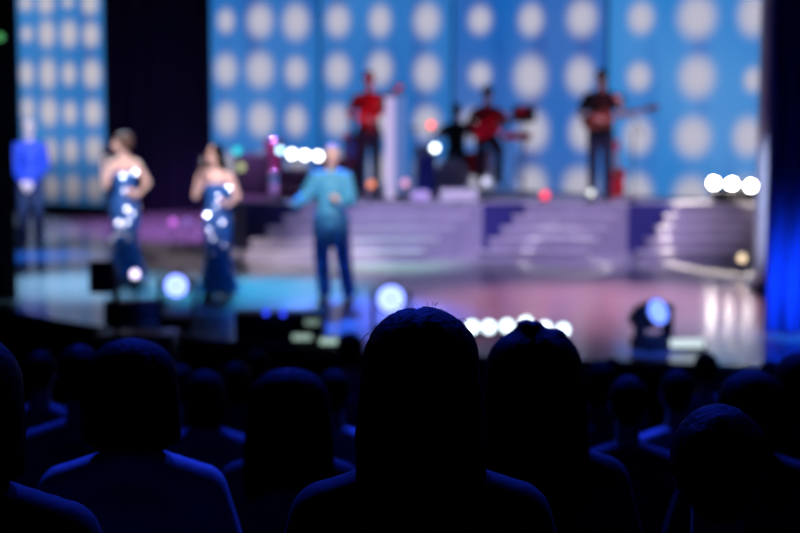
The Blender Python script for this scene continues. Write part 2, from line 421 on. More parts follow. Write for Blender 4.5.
def person(label, P, vox=.0075, skinm=None, loc=(0, 0, 0), rz=0, s=1.0, yaw=0, tilt=0, sexw=1.0, outfit=None, hairf=None, eyes=True, group=None, cat='person'):
    """the body is one continuous surface; clothes and hair are its children"""
    W = sexw; X = lambda p: V((p[0] * W, p[1], p[2]))
    R = rotZ(yaw) @ rotX(tilt); hc = V(P['hd'])
    g = G(); head(g, hc, R)
    g.cap(P['nb'], .055 * W, hc + R @ V((0, .01, -.06)), .05 * W)
    ch, wa, pe = V(P['chs']), V(P['wst']), V(P['pel'])
    g.hull([(ch, (.15 * W, .095, .13)), (wa, (.122 * W, .08, .08))]); g.hull([(wa, (.122 * W, .08, .08)), (pe, (.15, .098, .09))])
    g.hull([(X(P['sh'][0]), .048), (X(P['sh'][1]), .048), (V(P['nb']) + V((0, 0, -.03)), .05)])
    for i in (0, 1):
        sh, el, wr = X(P['sh'][i]), V(P['el'][i]), V(P['wr'][i])
        g.cap(sh, .05, el, .036); g.cap(el, .038, wr, .024)
        hand(g, wr, P['hdir'][i], P['hn'][i], P['curl'][i], P['ht'][i])
        hp, kn, an = V(P['hip'][i]), V(P['kn'][i]), V(P['an'][i])
        g.cap(hp, .085, kn, .052); g.cap(kn, .054, kn + (an - kn) * .35 + V((0, .015, 0)), .052); g.cap(kn + (an - kn) * .35 + V((0, .015, 0)), .052, an, .036)
        g.hull([(an + V((0, .02, -.045)), (.034, .04, .035)), (an + V((.01 * (1 if i else -1), -.15, -.06)), (.04, .04, .022))])
    body = g.remesh('person', skinm or skin, vox, 4)
    if eyes:
        for sx in (-1, 1):
            G().ell(hc + R @ V((.029 * sx, -.083, .002)), .012, n=2).build('eye', eye_w, body, 2)
        G().hull([(hc + R @ V((-.02, -.096, -.063)), .0075), (hc + R @ V((.02, -.096, -.063)), .0075)]).build('mouth', lip, body, 2)
    if hairf: hairf(body, hc, R)
    for f in (outfit or []): f(body, P, X)
    body.location = loc; body.rotation_euler = (0, 0, rz); body.scale = (s, s, s)
    return tag(body, label, cat, group)
# clothes ----------------------------------------------------------
def top(m, name='shirt', sleeve=1.0, t=.018, hem=0.0, vox=.012):
    def f(body, P, X):
        g = G(); ch, wa, pe = V(P['chs']), V(P['wst']), V(P['pel'])
        g.hull([(ch, (.15 * X((1, 0, 0)).x + t, .095 + t, .13)), (wa, (.125 + t, .085 + t, .08))])
        g.hull([(wa, (.125 + t, .085 + t, .08)), (pe + V((0, 0, -hem)), (.155 + t, .103 + t, .07))])
        g.hull([(X(P['sh'][0]), .05 + t), (X(P['sh'][1]), .05 + t), (V(P['nb']) + V((0, 0, -.035)), (.062, .06, .05))])
        for i in (0, 1):
            sh, el, wr = X(P['sh'][i]), V(P['el'][i]), V(P['wr'][i])
            if sleeve >= 1: g.cap(sh, .052 + t, el, .042 + t); g.cap(el, .042 + t, el + (wr - el) * .93, .030 + t * .7)
            elif sleeve > 0: g.cap(sh, .052 + t, sh + (el - sh) * sleeve, .045 + t)
        g.remesh(name, m, vox, 3, body)
    return f
def trousers(m, t=.014, name='trousers', vox=.012):
    def f(body, P, X):
        g = G(); pe = V(P['pel']); g.ell(pe, (.155 + t, .1 + t, .1))
        for i in (0, 1):
            hp, kn, an = V(P['hip'][i]), V(P['kn'][i]), V(P['an'][i])
            g.cap(hp, .088 + t, kn, .058 + t); g.cap(kn, .058 + t, an + V((0, 0, .0)), .044 + t)
        g.remesh(name, m, vox, 3, body)
    return f
def shoes(m):
    def f(body, P, X):
        for i in (0, 1):
            an = V(P['an'][i]); sx = 1 if i else -1
            G().hull([(an + V((0, .025, -.045)), (.043, .05, .045)), (an + V((0, 0, -.01)), (.04, .05, .03)), (an + V((.012 * sx, -.17, -.065)), (.046, .045, .025))]).build('shoe', m, body, 2)
    return f
def gown(m, hemz=.05, flare=.26, seqm=None, seed=1, key=None, nx=0.0):
    def f(body, P, X):
        g = G(); pe, wa, ch = V(P['pel']), V(P['wst']), V(P['chs'])
        g.hull([(ch + V((0, 0, -.02)), (.145, .108, .11)), (wa, (.118, .09, .06))]); g.hull([(wa, (.118, .09, .06)), (pe, (.165, .118, .09))])
        g.remesh('bodice', m, .012, 3, body)
        fl = lambda a, z: 1 + .05 * math.sin(7 * a + z * 3) * (1 - z / pe.z)
        prof = [(.145, pe.z + .08), (.168, pe.z), (.17, pe.z - .12), (.155, pe.z - .35), (.15, .42), (flare * .8, .2), (flare, hemz), (flare - .01, hemz), (.13, .4), (.13, pe.z)]
        g = G().lathe(prof, (pe.x, pe.y, 0), 40, 1, .78, fl); g.build('skirt', m, body, True)
        rnd = random.Random(seed); g = G()
        for (x, z) in key:
            # faceted stones sewn on the front of the gown
            zz = z; 
            if zz > pe.z + .05: yy = -.115
            elif zz > .42: yy = -.135 * math.sqrt(max(.05, 1 - (x / .17) ** 2)) - .012
            else: yy = -(.12 + (.42 - zz) * .22) * math.sqrt(max(.05, 1 - (x / .24) ** 2)) - .02
            r = rnd.uniform(.012, .016); Rr = rotZ(0) @ rotX(rnd.uniform(-.06, .06))
            c = V((pe.x + x, pe.y + yy, zz))
            # flattened octagonal stone leaning back a little
            nrm = V((nx + rnd.uniform(-.09, .09), -1, SEQ_T + rnd.uniform(-.09, .09))).normalized(); a = nrm.orthogonal().normalized(); b2 = nrm.cross(a)
            g = G(); top_ = [c + nrm * .006 + (a * math.cos(k * PI / 4) + b2 * math.sin(k * PI / 4)) * r for k in range(8)]
            bot = [c - nrm * .012 + (a * math.cos(k * PI / 4) + b2 * math.sin(k * PI / 4)) * r * 1.1 for k in range(8)]
            g.raw(top_ + bot, [list(range(8)), list(range(8, 16))[::-1]] + [[k, (k + 1) % 8, 8 + (k + 1) % 8, 8 + k] for k in range(8)]).build('sequin', seqm, body, False)
    return f
SEQ_T = .26
# hair -------------------------------------------------------------
def strands(g, c, R, n, rad, top_z, seed, L=.04, r=.0003):
    rnd = random.Random(seed)
    for _ in range(n):
        a = rnd.uniform(0, 2 * PI); e = rnd.uniform(.2, 1.4)
        d = V((math.cos(a) * math.cos(e), math.sin(a) * math.cos(e), math.sin(e)))
        p = V(c) + R @ V((d.x * rad[0] * .98, d.y * rad[1] * .98, top_z + d.z * rad[2] * .98))
        o = (d * rnd.uniform(.2, .7) + V((-d.y, d.x, 0)) * rnd.uniform(-1, 1) + V((0, 0, rnd.uniform(-.3, .3)))).normalized()
        ln = L * rnd.uniform(.3, 1); pts = []
        for k in range(5):
            t = k / 4; pts.append(p + R @ (o * ln * t + V((0, 0, -1)) * ln * .8 * t * t))
        g.tube(pts, [r, r, r, r * .8, r * .4], 3)
def addto(o, g, m):
    """join a helper geometry to an object's own mesh"""
    b = bmesh.new(); b.from_mesh(o.data)
    me = g.mesh('t', m, 2); b.from_mesh(me); b.to_mesh(o.data); b.free(); bpy.data.meshes.remove(me)
def ridge(o, c, R, amp=.0025, f=34):
    Ri = R.inverted()
    for v in o.data.vertices:
        p = Ri @ (v.co - V(c)); a = math.atan2(p.x, p.y + .02)
        k = math.sin(a * f + 3 * noise.noise(p * 9)) * .6 + noise.noise(V((a * 9, p.z * 4, 1)))
        d = V((p.x, p.y, 0)); 
        if d.length > 1e-4: v.co += R @ (d.normalized() * amp * k * min(1, d.length / .06))
def hair_cap(m, thick=.012, back=0.0, name='hair'):
    def f(body, c, R):
        g = G(); P = lambda x, y, z: V(c) + R @ V((x, y, z))
        g.ell(P(0, .026, .036), (.077 + thick, .092 + thick, .092 + thick * .8), R)
        g.hull([(P(0, .045, .0), (.07 + thick * .6, .07 + thick, .07), R), (P(0, .05, -.06), (.05, .05, .03), R)])
        o = g.remesh(name, m, .009, 3, body); ridge(o, c, R, .0015, 40)
    return f
def hair_long(m, w=.108, length=.32, bun=None, fly=0, seed=1, part_=True, flat=.0, vox=.010):
    def f(body, c, R):
        g = G(); P = lambda x, y, z: V(c) + R @ V((x, y, z))
        k = w / .108
        g.ell(P(0, .03, .022), (.094 * k, .108, .105), R, 3)
        g.hull([(P(0, .035, 0), (.098 * k, .09, .075), R), (P(0, .055, -.08), (.106 * k, .075, .06), R)])
        g.hull([(P(0, .055, -.08), (.106 * k, .075, .06), R), (P(0, .085, -length * .75), (.112 * k, .05, .05), R)])
        g.hull([(P(0, .085, -length * .75), (.112 * k, .05, .05), R), (P(0, .1, -length), (.10 * k, .035, .03), R)])
        for sx in (-1, 1): g.cap(P(.075 * sx * k, -.01, .03), .022, P(.09 * sx * k, 0, -.14), .022)
        if bun:
            for (bx, by, bz, br) in bun: g.ell(P(bx, by, bz), br, R)
        o = g.remesh('hair', m, vox, 3, body)
        if part_:
            Ri = R.inverted()
            for v in o.data.vertices:
                p = Ri @ (v.co - V(c))
                if p.z > .05: v.co -= R @ V((0, 0, .008 * math.exp(-((p.x - .008) / .006) ** 2)))
        ridge(o, c, R, .003, 36)
        if fly:
            h = G(); strands(h, c, R, fly, (.094 * k, .108, .105), .022, seed); addto(o, h, None)
    return f
def hair_bob(m, w=.112, fly=0, seed=1, low=-.13):
    def f(body, c, R):
        g = G(); P = lambda x, y, z: V(c) + R @ V((x, y, z)); k = w / .112
        g.ell(P(0, .03, .02), (.1 * k, .11, .108), R, 3)
        g.hull([(P(0, .035, 0), (.105 * k, .095, .08), R), (P(0, .04, low), (.108 * k, .075, .04), R)])
        o = g.remesh('hair', m, .010, 3, body); ridge(o, c, R, .003, 30)
        if fly:
            h = G(); strands(h, c, R, fly, (.1 * k, .11, .108), .02, seed); addto(o, h, None)
    return f

# stage performers --------------------------------------------------
suitb = mat('blue_suit', (.006, .04, .38), .6, noisy=.1)
darkt = mat('dark_trousers', (.01, .02, .06), .7)
blackc = mat('black_cloth', (.014, .016, .024), .8, noisy=.2, bump=.1)
redsh = mat('red_shirt', (.22, .015, .025), .7)
tealj = mat('light_blue_jacket', (.05, .30, .46), .6, noisy=.12, scale=8)
tealt = mat('teal_trousers', (.008, .13, .30), .7, noisy=.2)
gownm = mat('blue_gown', (.012, .10, .36), .6, noisy=.3, scale=60, bump=.3)
stone = mat('rhinestone', (.75, .88, 1.0), .30, metal=1.0)
shoem = mat('black_leather', (.01, .01, .012), .3)

def ft(px, py_or_Y, z=0, Y=None):
    return V(((px - 400) / F * (py_or_Y * math.cos(PITCH) + (CAMZ - 1) * math.sin(PITCH)), py_or_Y, z))
# person in blue suit
pm = pose(STAND, el=((-.215, 0, 1.14), (.215, 0, 1.14)), wr=((-.10, -.17, .94), (.04, -.18, .93)), hdir=((.6, -.2, -.8), (-.5, -.3, -.8)), hn=((0, 1, 0), (0, 1, 0)), ht=((1, 0, 0), (-1, 0, 0)), curl=(.9, .6))
person('person in a bright blue suit standing with hands clasped before the side screen', pm, loc=ft(30, 21.2), rz=.15, s=1.0,
       outfit=[top(suitb, 'jacket', hem=.06, t=.02), trousers(darkt), shoes(shoem)], hairf=hair_cap(hair_grey, .012))
# singer one, blue gown, microphone held up
p1 = pose(STAND, hd=(-.02, -.03, 1.65), el=((-.19, -.16, 1.15), (.26, .05, 1.18)), wr=((-.19, -.25, 1.38), (.20, -.18, 1.06)), hdir=((.1, -.1, 1), (-.5, -.5, .3)), hn=((.6, -.3, -.3), (-1, 0, 0)), ht=((.2, .6, .6), (0, -1, .3)), curl=(1.3, .5))
k1 = [((px - 125) * 17.3 / F / .955, (CAMZ - (py - 95) * 17.2 / F) / .955) for px, py in ((125,175),(126,190),(137,195),(129,208),(120,222),(129,222),(117,235),(124,232),(131,237),(119,246),(133,255),(138,172),(134,213),(126,246),(112,240))]
w1 = ft(125, 17.3)
person('singer in a long blue sequined gown holding a microphone, beside the dark gap', p1, loc=w1, rz=-.05, s=.955, yaw=-1.1, tilt=.02, sexw=.88,
       outfit=[gown(gownm, seqm=stone, seed=3, key=k1, nx=.21), shoes(shoem)], hairf=hair_bob(hair_br, .118, low=-.06))
# singer two
p2 = pose(STAND, hd=(-.02, -.04, 1.65), el=((-.24, -.12, 1.18), (.24, -.02, 1.16)), wr=((-.20, -.22, 1.42), (.10, -.24, 1.06)), hdir=((.5, -.25, .75), (-.1, -.7, .6)), hn=((.6, -.3, -.3), (-1, 0, 0)), ht=((.2, .6, .6), (0, 0, 1)), curl=(1.3, 1.0))
k2 = [((px - 217) * 16.2 / F / .90, (CAMZ - (py - 95) * 16.1 / F) / .90) for px, py in ((229,188),(216,206),(207,214),(218,196),(213,238),(224,245),(211,254),(213,266),(231,258),(214,277),(226,273),(206,279),(209,228),(222,222),(203,262))]
w2 = ft(217, 16.2)
person('singer in a blue sequined gown standing next to the singer in the light blue jacket', p2, loc=w2, rz=.1, s=.90, yaw=-.7, tilt=.05, sexw=.88,
       outfit=[gown(gownm, seqm=stone, seed=8, key=k2, nx=.01), shoes(shoem)], hairf=hair_long(hair_b, .108, .20, part_=False))
# male singer
p3 = pose(STAND, hd=(.02, -.03, 1.65), kn=((-.10, -.06, .50), (.14, -.02, .50)), an=((-.08, 0, .09), (.2, .02, .09)), el=((-.29, -.02, 1.17), (.23, -.02, 1.14)), wr=((-.40, -.18, 1.10), (.13, -.22, 1.12)),
          hdir=((-.6, -.6, .3), (-.3, -.5, .7)), hn=((.4, .2, .8), (-1, .2, 0)), ht=((0, -.6, .8), (0, -.5, .8)), curl=(.6, 1.2))
w3 = ft(331, 15.9)
person('singer in a light blue jacket and teal trousers at the front of the stage', p3, loc=w3, rz=-.1, s=.90, yaw=.1,
       outfit=[top(tealj, 'jacket', hem=.08, t=.034), trousers(tealt, .04), shoes(shoem)], hairf=hair_cap(hair_grey, .008))
# guitarist left on the platform
pg = pose(STAND, el=((-.29, .03, 1.17), (.28, -.03, 1.22)), wr=((-.07, -.22, 1.13), (.25, -.30, 1.30)), hdir=((.9, -.2, -.2), (-.1, -.5, .8)), hn=((0, 1, -.2), (-.6, .5, 0)), ht=((0, 0, 1), (0, 0, 1)), curl=(.7, 1.2))
w4 = ft(369, 21.9, PZ)
person('guitarist in a red shirt and dark trousers standing on the platform', pg, loc=w4, rz=.05, s=1.0, vox=.009,
       outfit=[top(redsh, 'shirt', .5), trousers(darkt), shoes(shoem)], hairf=hair_cap(hair_b, .008))
# bassist right
w6 = ft(600, 21.4, PZ)
person('bassist in a black shirt and dark trousers, tallest figure on the platform', pg, loc=w6, rz=-.15, s=1.01, vox=.009, yaw=-.3,
       outfit=[top(blackc, 'shirt', .55, t=.03), trousers(darkt), shoes(shoem)], hairf=hair_cap(hair_b, .010))
# seated guitarist
up = .30
pgs = pose(SEAT, **{k: tuple((a[0], a[1], a[2] + .24) for a in SEAT[k]) if k in ('sh', 'hip', 'kn') else V(SEAT[k]) + V((0, 0, .24)) for k in ('pel', 'wst', 'chs', 'nb', 'hd', 'sh', 'hip')},
           kn=((-.14, -.40, .66), (.14, -.40, .66)), an=((-.14, -.34, .25), (.14, -.34, .25)), el=((-.29, 0, 1.0), (.27, -.04, 1.02)), wr=((-.06, -.24, .98), (.24, -.3, 1.10)), hdir=((.9, -.2, -.2), (-.1, -.5, .8)), hn=((0, 1, -.2), (-.6, .5, 0)), ht=((0, 0, 1), (0, 0, 1)), curl=(.7, 1.2))
w5 = ft(487, 23.1, PZ)
darkred = mat('dark_red_shirt', (.12, .012, .03), .7)
person('guitarist in a dark red shirt sitting on a stool beside the drums', pgs, loc=w5, rz=.05, s=1.0, vox=.009,
       outfit=[top(darkred, 'shirt'), trousers(darkt), shoes(shoem)], hairf=hair_cap(hair_b, .010))
st = thing('bar_stool', 'black bar stool under the guitarist in the dark red shirt', 'stool', w5 + V((0, .06, 0)))
G().cyl((0, 0, .60), (0, 0, .655), .17, .165, 24).build('seat', blackp, st)
for k in range(4):
    a = PI / 4 + k * PI / 2; G().cyl((.1 * math.cos(a), .1 * math.sin(a), .62), (.2 * math.cos(a), .2 * math.sin(a), 0), .012).build('leg', chrome, st)
G().torus((0, 0, .22), .165, .009).build('foot_ring', chrome, st)
# drummer
w7 = ft(456, 24.0, PZ)
pd = pose(SEAT, el=((-.32, -.04, .84), (.32, -.04, .84)), wr=((-.24, -.28, .86), (.24, -.28, .86)), hdir=((.3, -1, .1), (-.3, -1, .1)), curl=(1.2, 1.2))
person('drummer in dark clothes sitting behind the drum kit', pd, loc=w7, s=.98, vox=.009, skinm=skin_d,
       outfit=[top(blackc, 'shirt', .5), trousers(darkt), shoes(shoem)], hairf=hair_cap(hair_b, .010))
st = thing('drum_throne', 'round black drum stool under the drummer', 'stool', w7 + V((0, .05, 0)))
G().cyl((0, 0, .36), (0, 0, .41), .17, .165, 24).build('seat', blackp, st)
G().cyl((0, 0, .12), (0, 0, .36), .015).build('post', chrome, st)
for k in range(3): G().cyl((0, 0, .2), (.2 * math.cos(k * 2.09), .2 * math.sin(k * 2.09), .01), .01).build('leg', chrome, st)

# ---------------------------------------------------------------- instruments
redg = mat('red_lacquer', (.75, .02, .03), .25, coat=.6)
redd = mat('red_drum_shell', (.45, .01, .02), .25, coat=.5)
wood = mat('maple_neck', (.45, .22, .1), .4, noisy=.2)
natw = mat('brown_bass_body', (.18, .06, .03), .35, noisy=.3, coat=.4)
drumhead = mat('drum_head', (.6, .6, .62), .6)
brass = mat('brass_cymbal', (.75, .5, .2), .25, 1, noisy=.1)
def guitar(label, m, loc, tiltang, rz=0, L=.62, cat='guitar', name='electric_guitar', leanx=0, upright=False, group=None):
    root = thing(name, label, cat, loc, rz, group); root.rotation_euler = (leanx, -tiltang, rz)
    ol = []
    N = 40
    for k in range(N):
        a = 2 * PI * k / N; x = math.cos(a); z = math.sin(a)
        r = .155 + .03 * math.cos(2 * a) - .012 * math.cos(3 * a) + .02 * math.cos(a + PI) + (.035 * math.exp(-((a - .75) / .28) ** 2)) + (.035 * math.exp(-((a - 5.5) / .28) ** 2))
        ol.append((r * x * 1.15 - .02, r * z * (1.05 - .22 * math.exp(-((x * r - .01) / .05) ** 2))))
    G().prism(ol, -.02, .02).build('body', m, root)
    G().prism([(.06, -.028), (.06 + L, -.021), (.06 + L, .021), (.06, .028)], -.035, -.012).build('neck', wood, root)
    G().prism([(.06 + L, -.021), (.2 + L, -.045), (.24 + L, 0), (.2 + L, .05), (.06 + L, .021)], -.03, -.014).build('headstock', m, root)
    G().box((-.02, -.024, 0), (.03, .012, .08)).box((.05, -.024, 0), (.03, .012, .08)).build('pickup', blackp, root)
    g = G()
    for k in range(6): g.cyl((-.09, -.037, -.02 + .008 * k), (.18 + L, -.037, -.016 + .0065 * k), .0008, seg=4)
    g.build('strings', chrome, root)
    G().box((-.1, -.026, 0), (.02, .014, .09)).build('bridge', chrome, root)
    return root
guitar('red electric guitar played by the standing guitarist in the red shirt', redg, w4 + V((0.07, -.20, 1.24)), .72, 0.05, .30)
guitar('brown bass guitar held by the bassist in the black shirt', natw, w6 + V((-.02, -.20, 1.12)), .22, -.1, .55, name='bass_guitar')
guitar('red electric guitar on the lap of the seated guitarist', redg, w5 + V((.02, -.26, .98)), .45, 0.05, .36)
pq = ft(616, 22.0, PZ)
guitar('red guitar resting upright on a stand beside the bassist', redg, pq + V((0, 0, .27)), PI / 2, 0, .32, leanx=0)
st = thing('guitar_stand', 'black stand holding the red guitar beside the bassist', 'stand', pq + V((0, .04, 0)))
for sx in (-1, 1): G().cyl((0, .03, .42), (sx * .16, -.10, .01), .008).build('leg', black, st)
G().cyl((0, .05, .56), (0, .2, .01), .008).build('leg', black, st)
G().box((0, -.04, .07), (.2, .09, .02)).build('cradle', black, st)
pq2 = ft(352, 22.3, PZ)
guitar('pink guitar resting upright on a stand beside the guitarist in the red shirt', mat('pink_lacquer', (.7, .12, .25), .3, coat=.4), pq2 + V((0, 0, .75)), PI / 2, 0, .35)
st = thing('guitar_stand', 'tall black stand holding the pink guitar', 'stand', pq2 + V((0, .04, 0)))
for sx in (-1, 1): G().cyl((0, .03, .95), (sx * .2, -.12, .01), .008).build('leg', black, st)
G().cyl((0, .05, 1.0), (0, .25, .01), .008).build('leg', black, st)
G().box((0, -.04, .55), (.2, .09, .02)).build('cradle', black, st)

def drum(name, label, loc, r, h, m, axis='Z', tilt=0, legs=True, group='drum kit'):
    t = thing(name, label, 'drum', loc, 0, group)
    R = rotX(PI / 2) if axis == 'Y' else rotX(tilt)
    zc = r if axis == 'Y' else 0
    c = V((0, 0, r)) if axis == 'Y' else V((0, 0, legs if legs is not True else .4))
    a, b_ = c + R @ V((0, 0, -h / 2)), c + R @ V((0, 0, h / 2))
    G().cyl(a, b_, r, seg=32).build('shell', m, t)
    d = (b_ - a).normalized()
    for e, s in ((a, -1), (b_, 1)):
        G().cyl(e, e + d * s * .006, r * .97, seg=32).build('drum_head', drumhead, t)
        G().torus(e, r, .010, rot=R).build('hoop', chrome, t)
    if axis != 'Y':
        for k in range(3):
            an = k * 2.09 + .5; G().cyl((math.cos(an) * r * .9, math.sin(an) * r * .9, c.z - h / 2 + .05), (math.cos(an) * r * 1.1, math.sin(an) * r * 1.1, 0), .009).build('leg', chrome, t)
    else:
        for s in (-1, 1): G().cyl((s * r * .8, -h * .2, r * .5), (s * (r + .08), -h * .5, .0), .01).build('leg', chrome, t)
    return t
kb = ft(452, 23.1, PZ)
drum('bass_drum', 'red bass drum standing in front of the drummer', kb, .25, .36, redd, 'Y')
drum('floor_tom', 'red floor tom beside the bass drum, towards the seated guitarist', kb + V((.42, .45, 0)), .18, .34, redd, legs=.42)
drum('snare_drum', 'snare drum with chrome shell between the bass drum and the dark case', kb + V((-.38, .45, 0)), .17, .16, chrome, legs=.6)
def cymbal(label, loc, h, r, group='cymbals'):
    t = thing('cymbal', label, 'cymbal', loc, 0, group)
    G().lathe([(.0005, .03), (.02, .028), (.035, .012), (r, -.01), (r, -.013), (.035, .008), (.0005, .01)], (0, 0, h)).build('plate', brass, t)
    G().cyl((0, 0, .2), (0, 0, h + .03), .010).build('pole', chrome, t)
    for k in range(3): G().cyl((0, 0, .3), (.22 * math.cos(k * 2.09), .22 * math.sin(k * 2.09), .01), .009).build('leg', chrome, t)
cymbal('brass cymbal on a stand behind the floor tom', kb + V((.62, .75, 0)), 1.0, .2)
cymbal('brass cymbal on a stand behind the snare drum', kb + V((-.55, .8, 0)), .95, .19)

# stands, cases, amps
def boxthing(name, label, cat, loc, dims, m, rz=0, group=None, grill=True, handle=True, feet=True):
    t = thing(name, label, cat, loc, rz, group); w, d, h = dims
    G().box((0, 0, h / 2 + .01), (w, d, h - .02), bev=.012).build('cabinet', m, t)
    if grill: G().box((0, -d / 2 - .004, h * .44), (w * .88, .012, h * .7), bev=.004).build('speaker_grille', grille, t)
    if grill:
        g = G()
        for k in range(6): g.cyl((-w * .35 + k * w * .14, -d / 2, h * .89), (-w * .35 + k * w * .14, -d / 2 - .015, h * .89), .012, seg=10)
        g.build('control_knobs', chrome, t)
    if handle: G().tube([(-.08, 0, h - .005), (-.07, 0, h + .03), (.07, 0, h + .03), (.08, 0, h - .005)], .009).build('handle', blackp, t)
    return t
lilac = mat('lilac_case', (.4, .36, .55), .5, noisy=.1)
bluebox = mat('blue_case', (.03, .06, .5), .5, noisy=.1)
boxthing('equipment_case', 'tall dark blue case beside the bass drum', 'case', ft(426, 22.6, PZ), (.28, .35, .58), bluebox, grill=False)
boxthing('guitar_amplifier', 'black guitar amplifier behind the guitarist in the red shirt', 'amplifier', ft(340, 23.6, PZ), (.55, .35, .5), blackp, group='amplifiers on the platform')
tb = ft(459, 21.2, PZ)
boxthing('low_box', 'low white box on the front edge of the platform before the bass drum', 'box', tb, (.50, .3, .17), mat('white_box', (.8, .8, .78), .5), grill=False, handle=False)
boxthing('low_box', 'small lilac box on the front edge of the platform before the tall blue case', 'box', ft(420, 21.3, PZ), (.26, .25, .14), mat('pale_lilac_box', (.72, .62, .85), .5), grill=False, handle=False)
# slim pale columns; the glow is put into the tubes
def column(label, px, Y, h, w, m):
    t = thing('glow_column', label, 'light column', ft(px, Y, PZ), 0, 'slim pale columns beside the guitarist in the red shirt')
    G().cyl((0, 0, 0), (0, 0, .03), w * 1.3, seg=24).build('base', black, t)
    G().cyl((0, 0, .03), (0, 0, h), w / 2, seg=20).build('tube', m, t)
    G().cyl((0, 0, h), (0, 0, h + .03), w / 2 + .006, seg=20).build('cap', black, t)
column('thick pale lilac glowing column right beside the guitarist in the red shirt', 390, 21.5, 1.42, .13, lampmat('tube_lilac', (.60, .50, .85), .95))
column('thin dim blue glowing column behind the thick lilac one', 401, 22.6, 1.45, .10, lampmat('tube_blue', (.16, .25, .62), .8))
# sheet monitor / keyboard on stand right of seated guitarist
ks = ft(516, 22.4, PZ)
t = thing('keyboard', 'red keyboard on a stand beside the seated guitarist', 'keyboard', ks)
G().box((0, 0, .86), (.42, .26, .10), bev=.015).build('case', mat('red_keyboard', (.8, .05, .08), .3), t)
G().box((0, -.05, .915), (.38, .12, .01)).build('keys', drumhead, t)
for s in (-1, 1): G().cyl((s * .15, 0, .82), (-s * .15, 0, .0), .012).build('leg', chrome, t)
t = thing('monitor_screen', 'black screen on a pole above the red keyboard', 'monitor', ft(523, 22.9, PZ))
G().cyl((0, 0, 0), (0, 0, 1.05), .014).build('pole', black, t); G().cyl((0, 0, 0), (0, 0, .03), .16, seg=24).build('base', black, t)
G().box((0, -.02, 1.17), (.34, .05, .25), bev=.01).build('screen', blackp, t)
t = thing('microphone_stand', 'thin microphone stand beside the bassist, with a boom', 'microphone stand', ft(633, 21.25, PZ))
G().cyl((0, 0, 0), (0, 0, .02), .10, seg=24).build('base', black, t); G().cyl((0, 0, .02), (0, 0, 1.0), .010).build('pole', black, t)
G().cyl((.12, 0, .9), (-.15, -.05, 1.4), .008).build('boom', black, t); G().ell((-.16, -.05, 1.43), (.025, .025, .04)).build('microphone', blackp, t)
# percussion / desk cluster at the left of the platform
boxthing('speaker_cabinet', 'black speaker cabinet under the four white blinder lamps', 'speaker', ft(300, 22.6, PZ), (.62, .4, .38), blackp)
boxthing('speaker_cabinet', 'black speaker cabinet behind the singer in the second sequined gown', 'speaker', ft(252, 22.4, PZ), (.5, .4, .6), blackp)
boxthing('equipment_case', 'wide dark red case on the platform behind the light blue jacket', 'case', ft(305, 21.6, PZ), (.66, .3, .16), mat('dark_red_case', (.16, .02, .07), .6), grill=False)
boxthing('speaker_cabinet', 'black speaker cabinet standing under the three white blinder lamps', 'speaker', ft(733, 21.0, PZ), (.58, .2, .17), blackp)
drum('conga_drum', 'tall dark conga drum behind the singer in the light blue jacket', ft(274, 23.2, PZ), .14, .5, mat('dark_wood_shell', (.15, .03, .06), .4), legs=.55, group='percussion at the platform end')

# ---------------------------------------------------------------- lamps
def lamp_bar(name, label, pts, Y, r, m, zf, cat='lamp bar', thick=.05, split_ground=None, group=None):
    c = at(sum(p[0] for p in pts) / len(pts), 100, Y); 
    t = thing(name, label, cat, (c.x, Y, zf), 0, group)
    qs = [at(px, py, Y) - V((c.x, Y, zf)) for px, py in pts]
    zlow = min(q.z for q in qs)
    x0, x1 = min(q.x for q in qs) - r, max(q.x for q in qs) + r
    G().tube([(x0, .07, qs[0].z - r * 1.2), (x1, .07, qs[-1].z - r * 1.2)], .018).build('bar', black, t)
    for q in qs:
        h = G().cyl(q + V((0, .09, 0)), q + V((0, .0, 0)), r * .8, r * 1.12, 24).build('lamp_housing', black, t)
        G().ell(q + V((0, .0, 0)), (r, .012, r), n=3).build('lens', m, h, 2)
    for xx in (x0 + .05, x1 - .05):
        if zlow - r * 1.2 > .06: G().cyl((xx, .07, qs[0].z - r * 1.2), (xx, .07, 0), .014).build('leg', black, t); G().box((xx, .07, .01), (.06, .3, .02)).build('foot', black, t)
    return t
whiteL = lampmat('lamp_white', (.9, .95, 1.0), 9)
lamp_bar('blinder_lamps', 'row of four white blinder lamps above the head of the singer in the light blue jacket', [(292, 154), (305, 155), (318, 156)], 22.0, .055, whiteL, PZ)
b4 = thing('small_spotlight', 'pale blue lamp at the end of the row of blinder lamps', 'lamp', ft(280, 22.1, PZ)); q = at(280, 150, 22.1) - b4.location
G().cyl(q + V((0, .1, 0)), q, .05, .06).build('lamp_housing', black, b4); G().ell(q, (.045, .012, .045), n=3).build('lens', lampmat('lamp_pale_blue', (.45, .75, 1.0), 5), b4, 2); G().cyl((q.x, .05, 0), (q.x, .05, q.z - .04), .012).build('pole', black, b4); G().box((0, .05, .01), (.2, .2, .02)).build('base', black, b4)
bpy.data.objects['blinder_lamps']['label'] = 'row of three white blinder lamps behind the light blue jacket singer'
lamp_bar('blinder_lamps', 'row of three bright white blinder lamps before the largest pale dots of the screen', [(714, 183), (732, 184), (751, 186)], 21.25, .06, lampmat('lamp_white_b', (.98, .93, .85), 34), PZ)
lamp_bar('footlight_bar', 'row of white footlights on the stage edge behind the dark-haired heads', [(472, 327), (489, 327), (507, 326), (526, 323), (545, 328), (563, 330)], 12.75, .055, lampmat('foot_white', (.75, .92, 1.0), 3.2), 0)
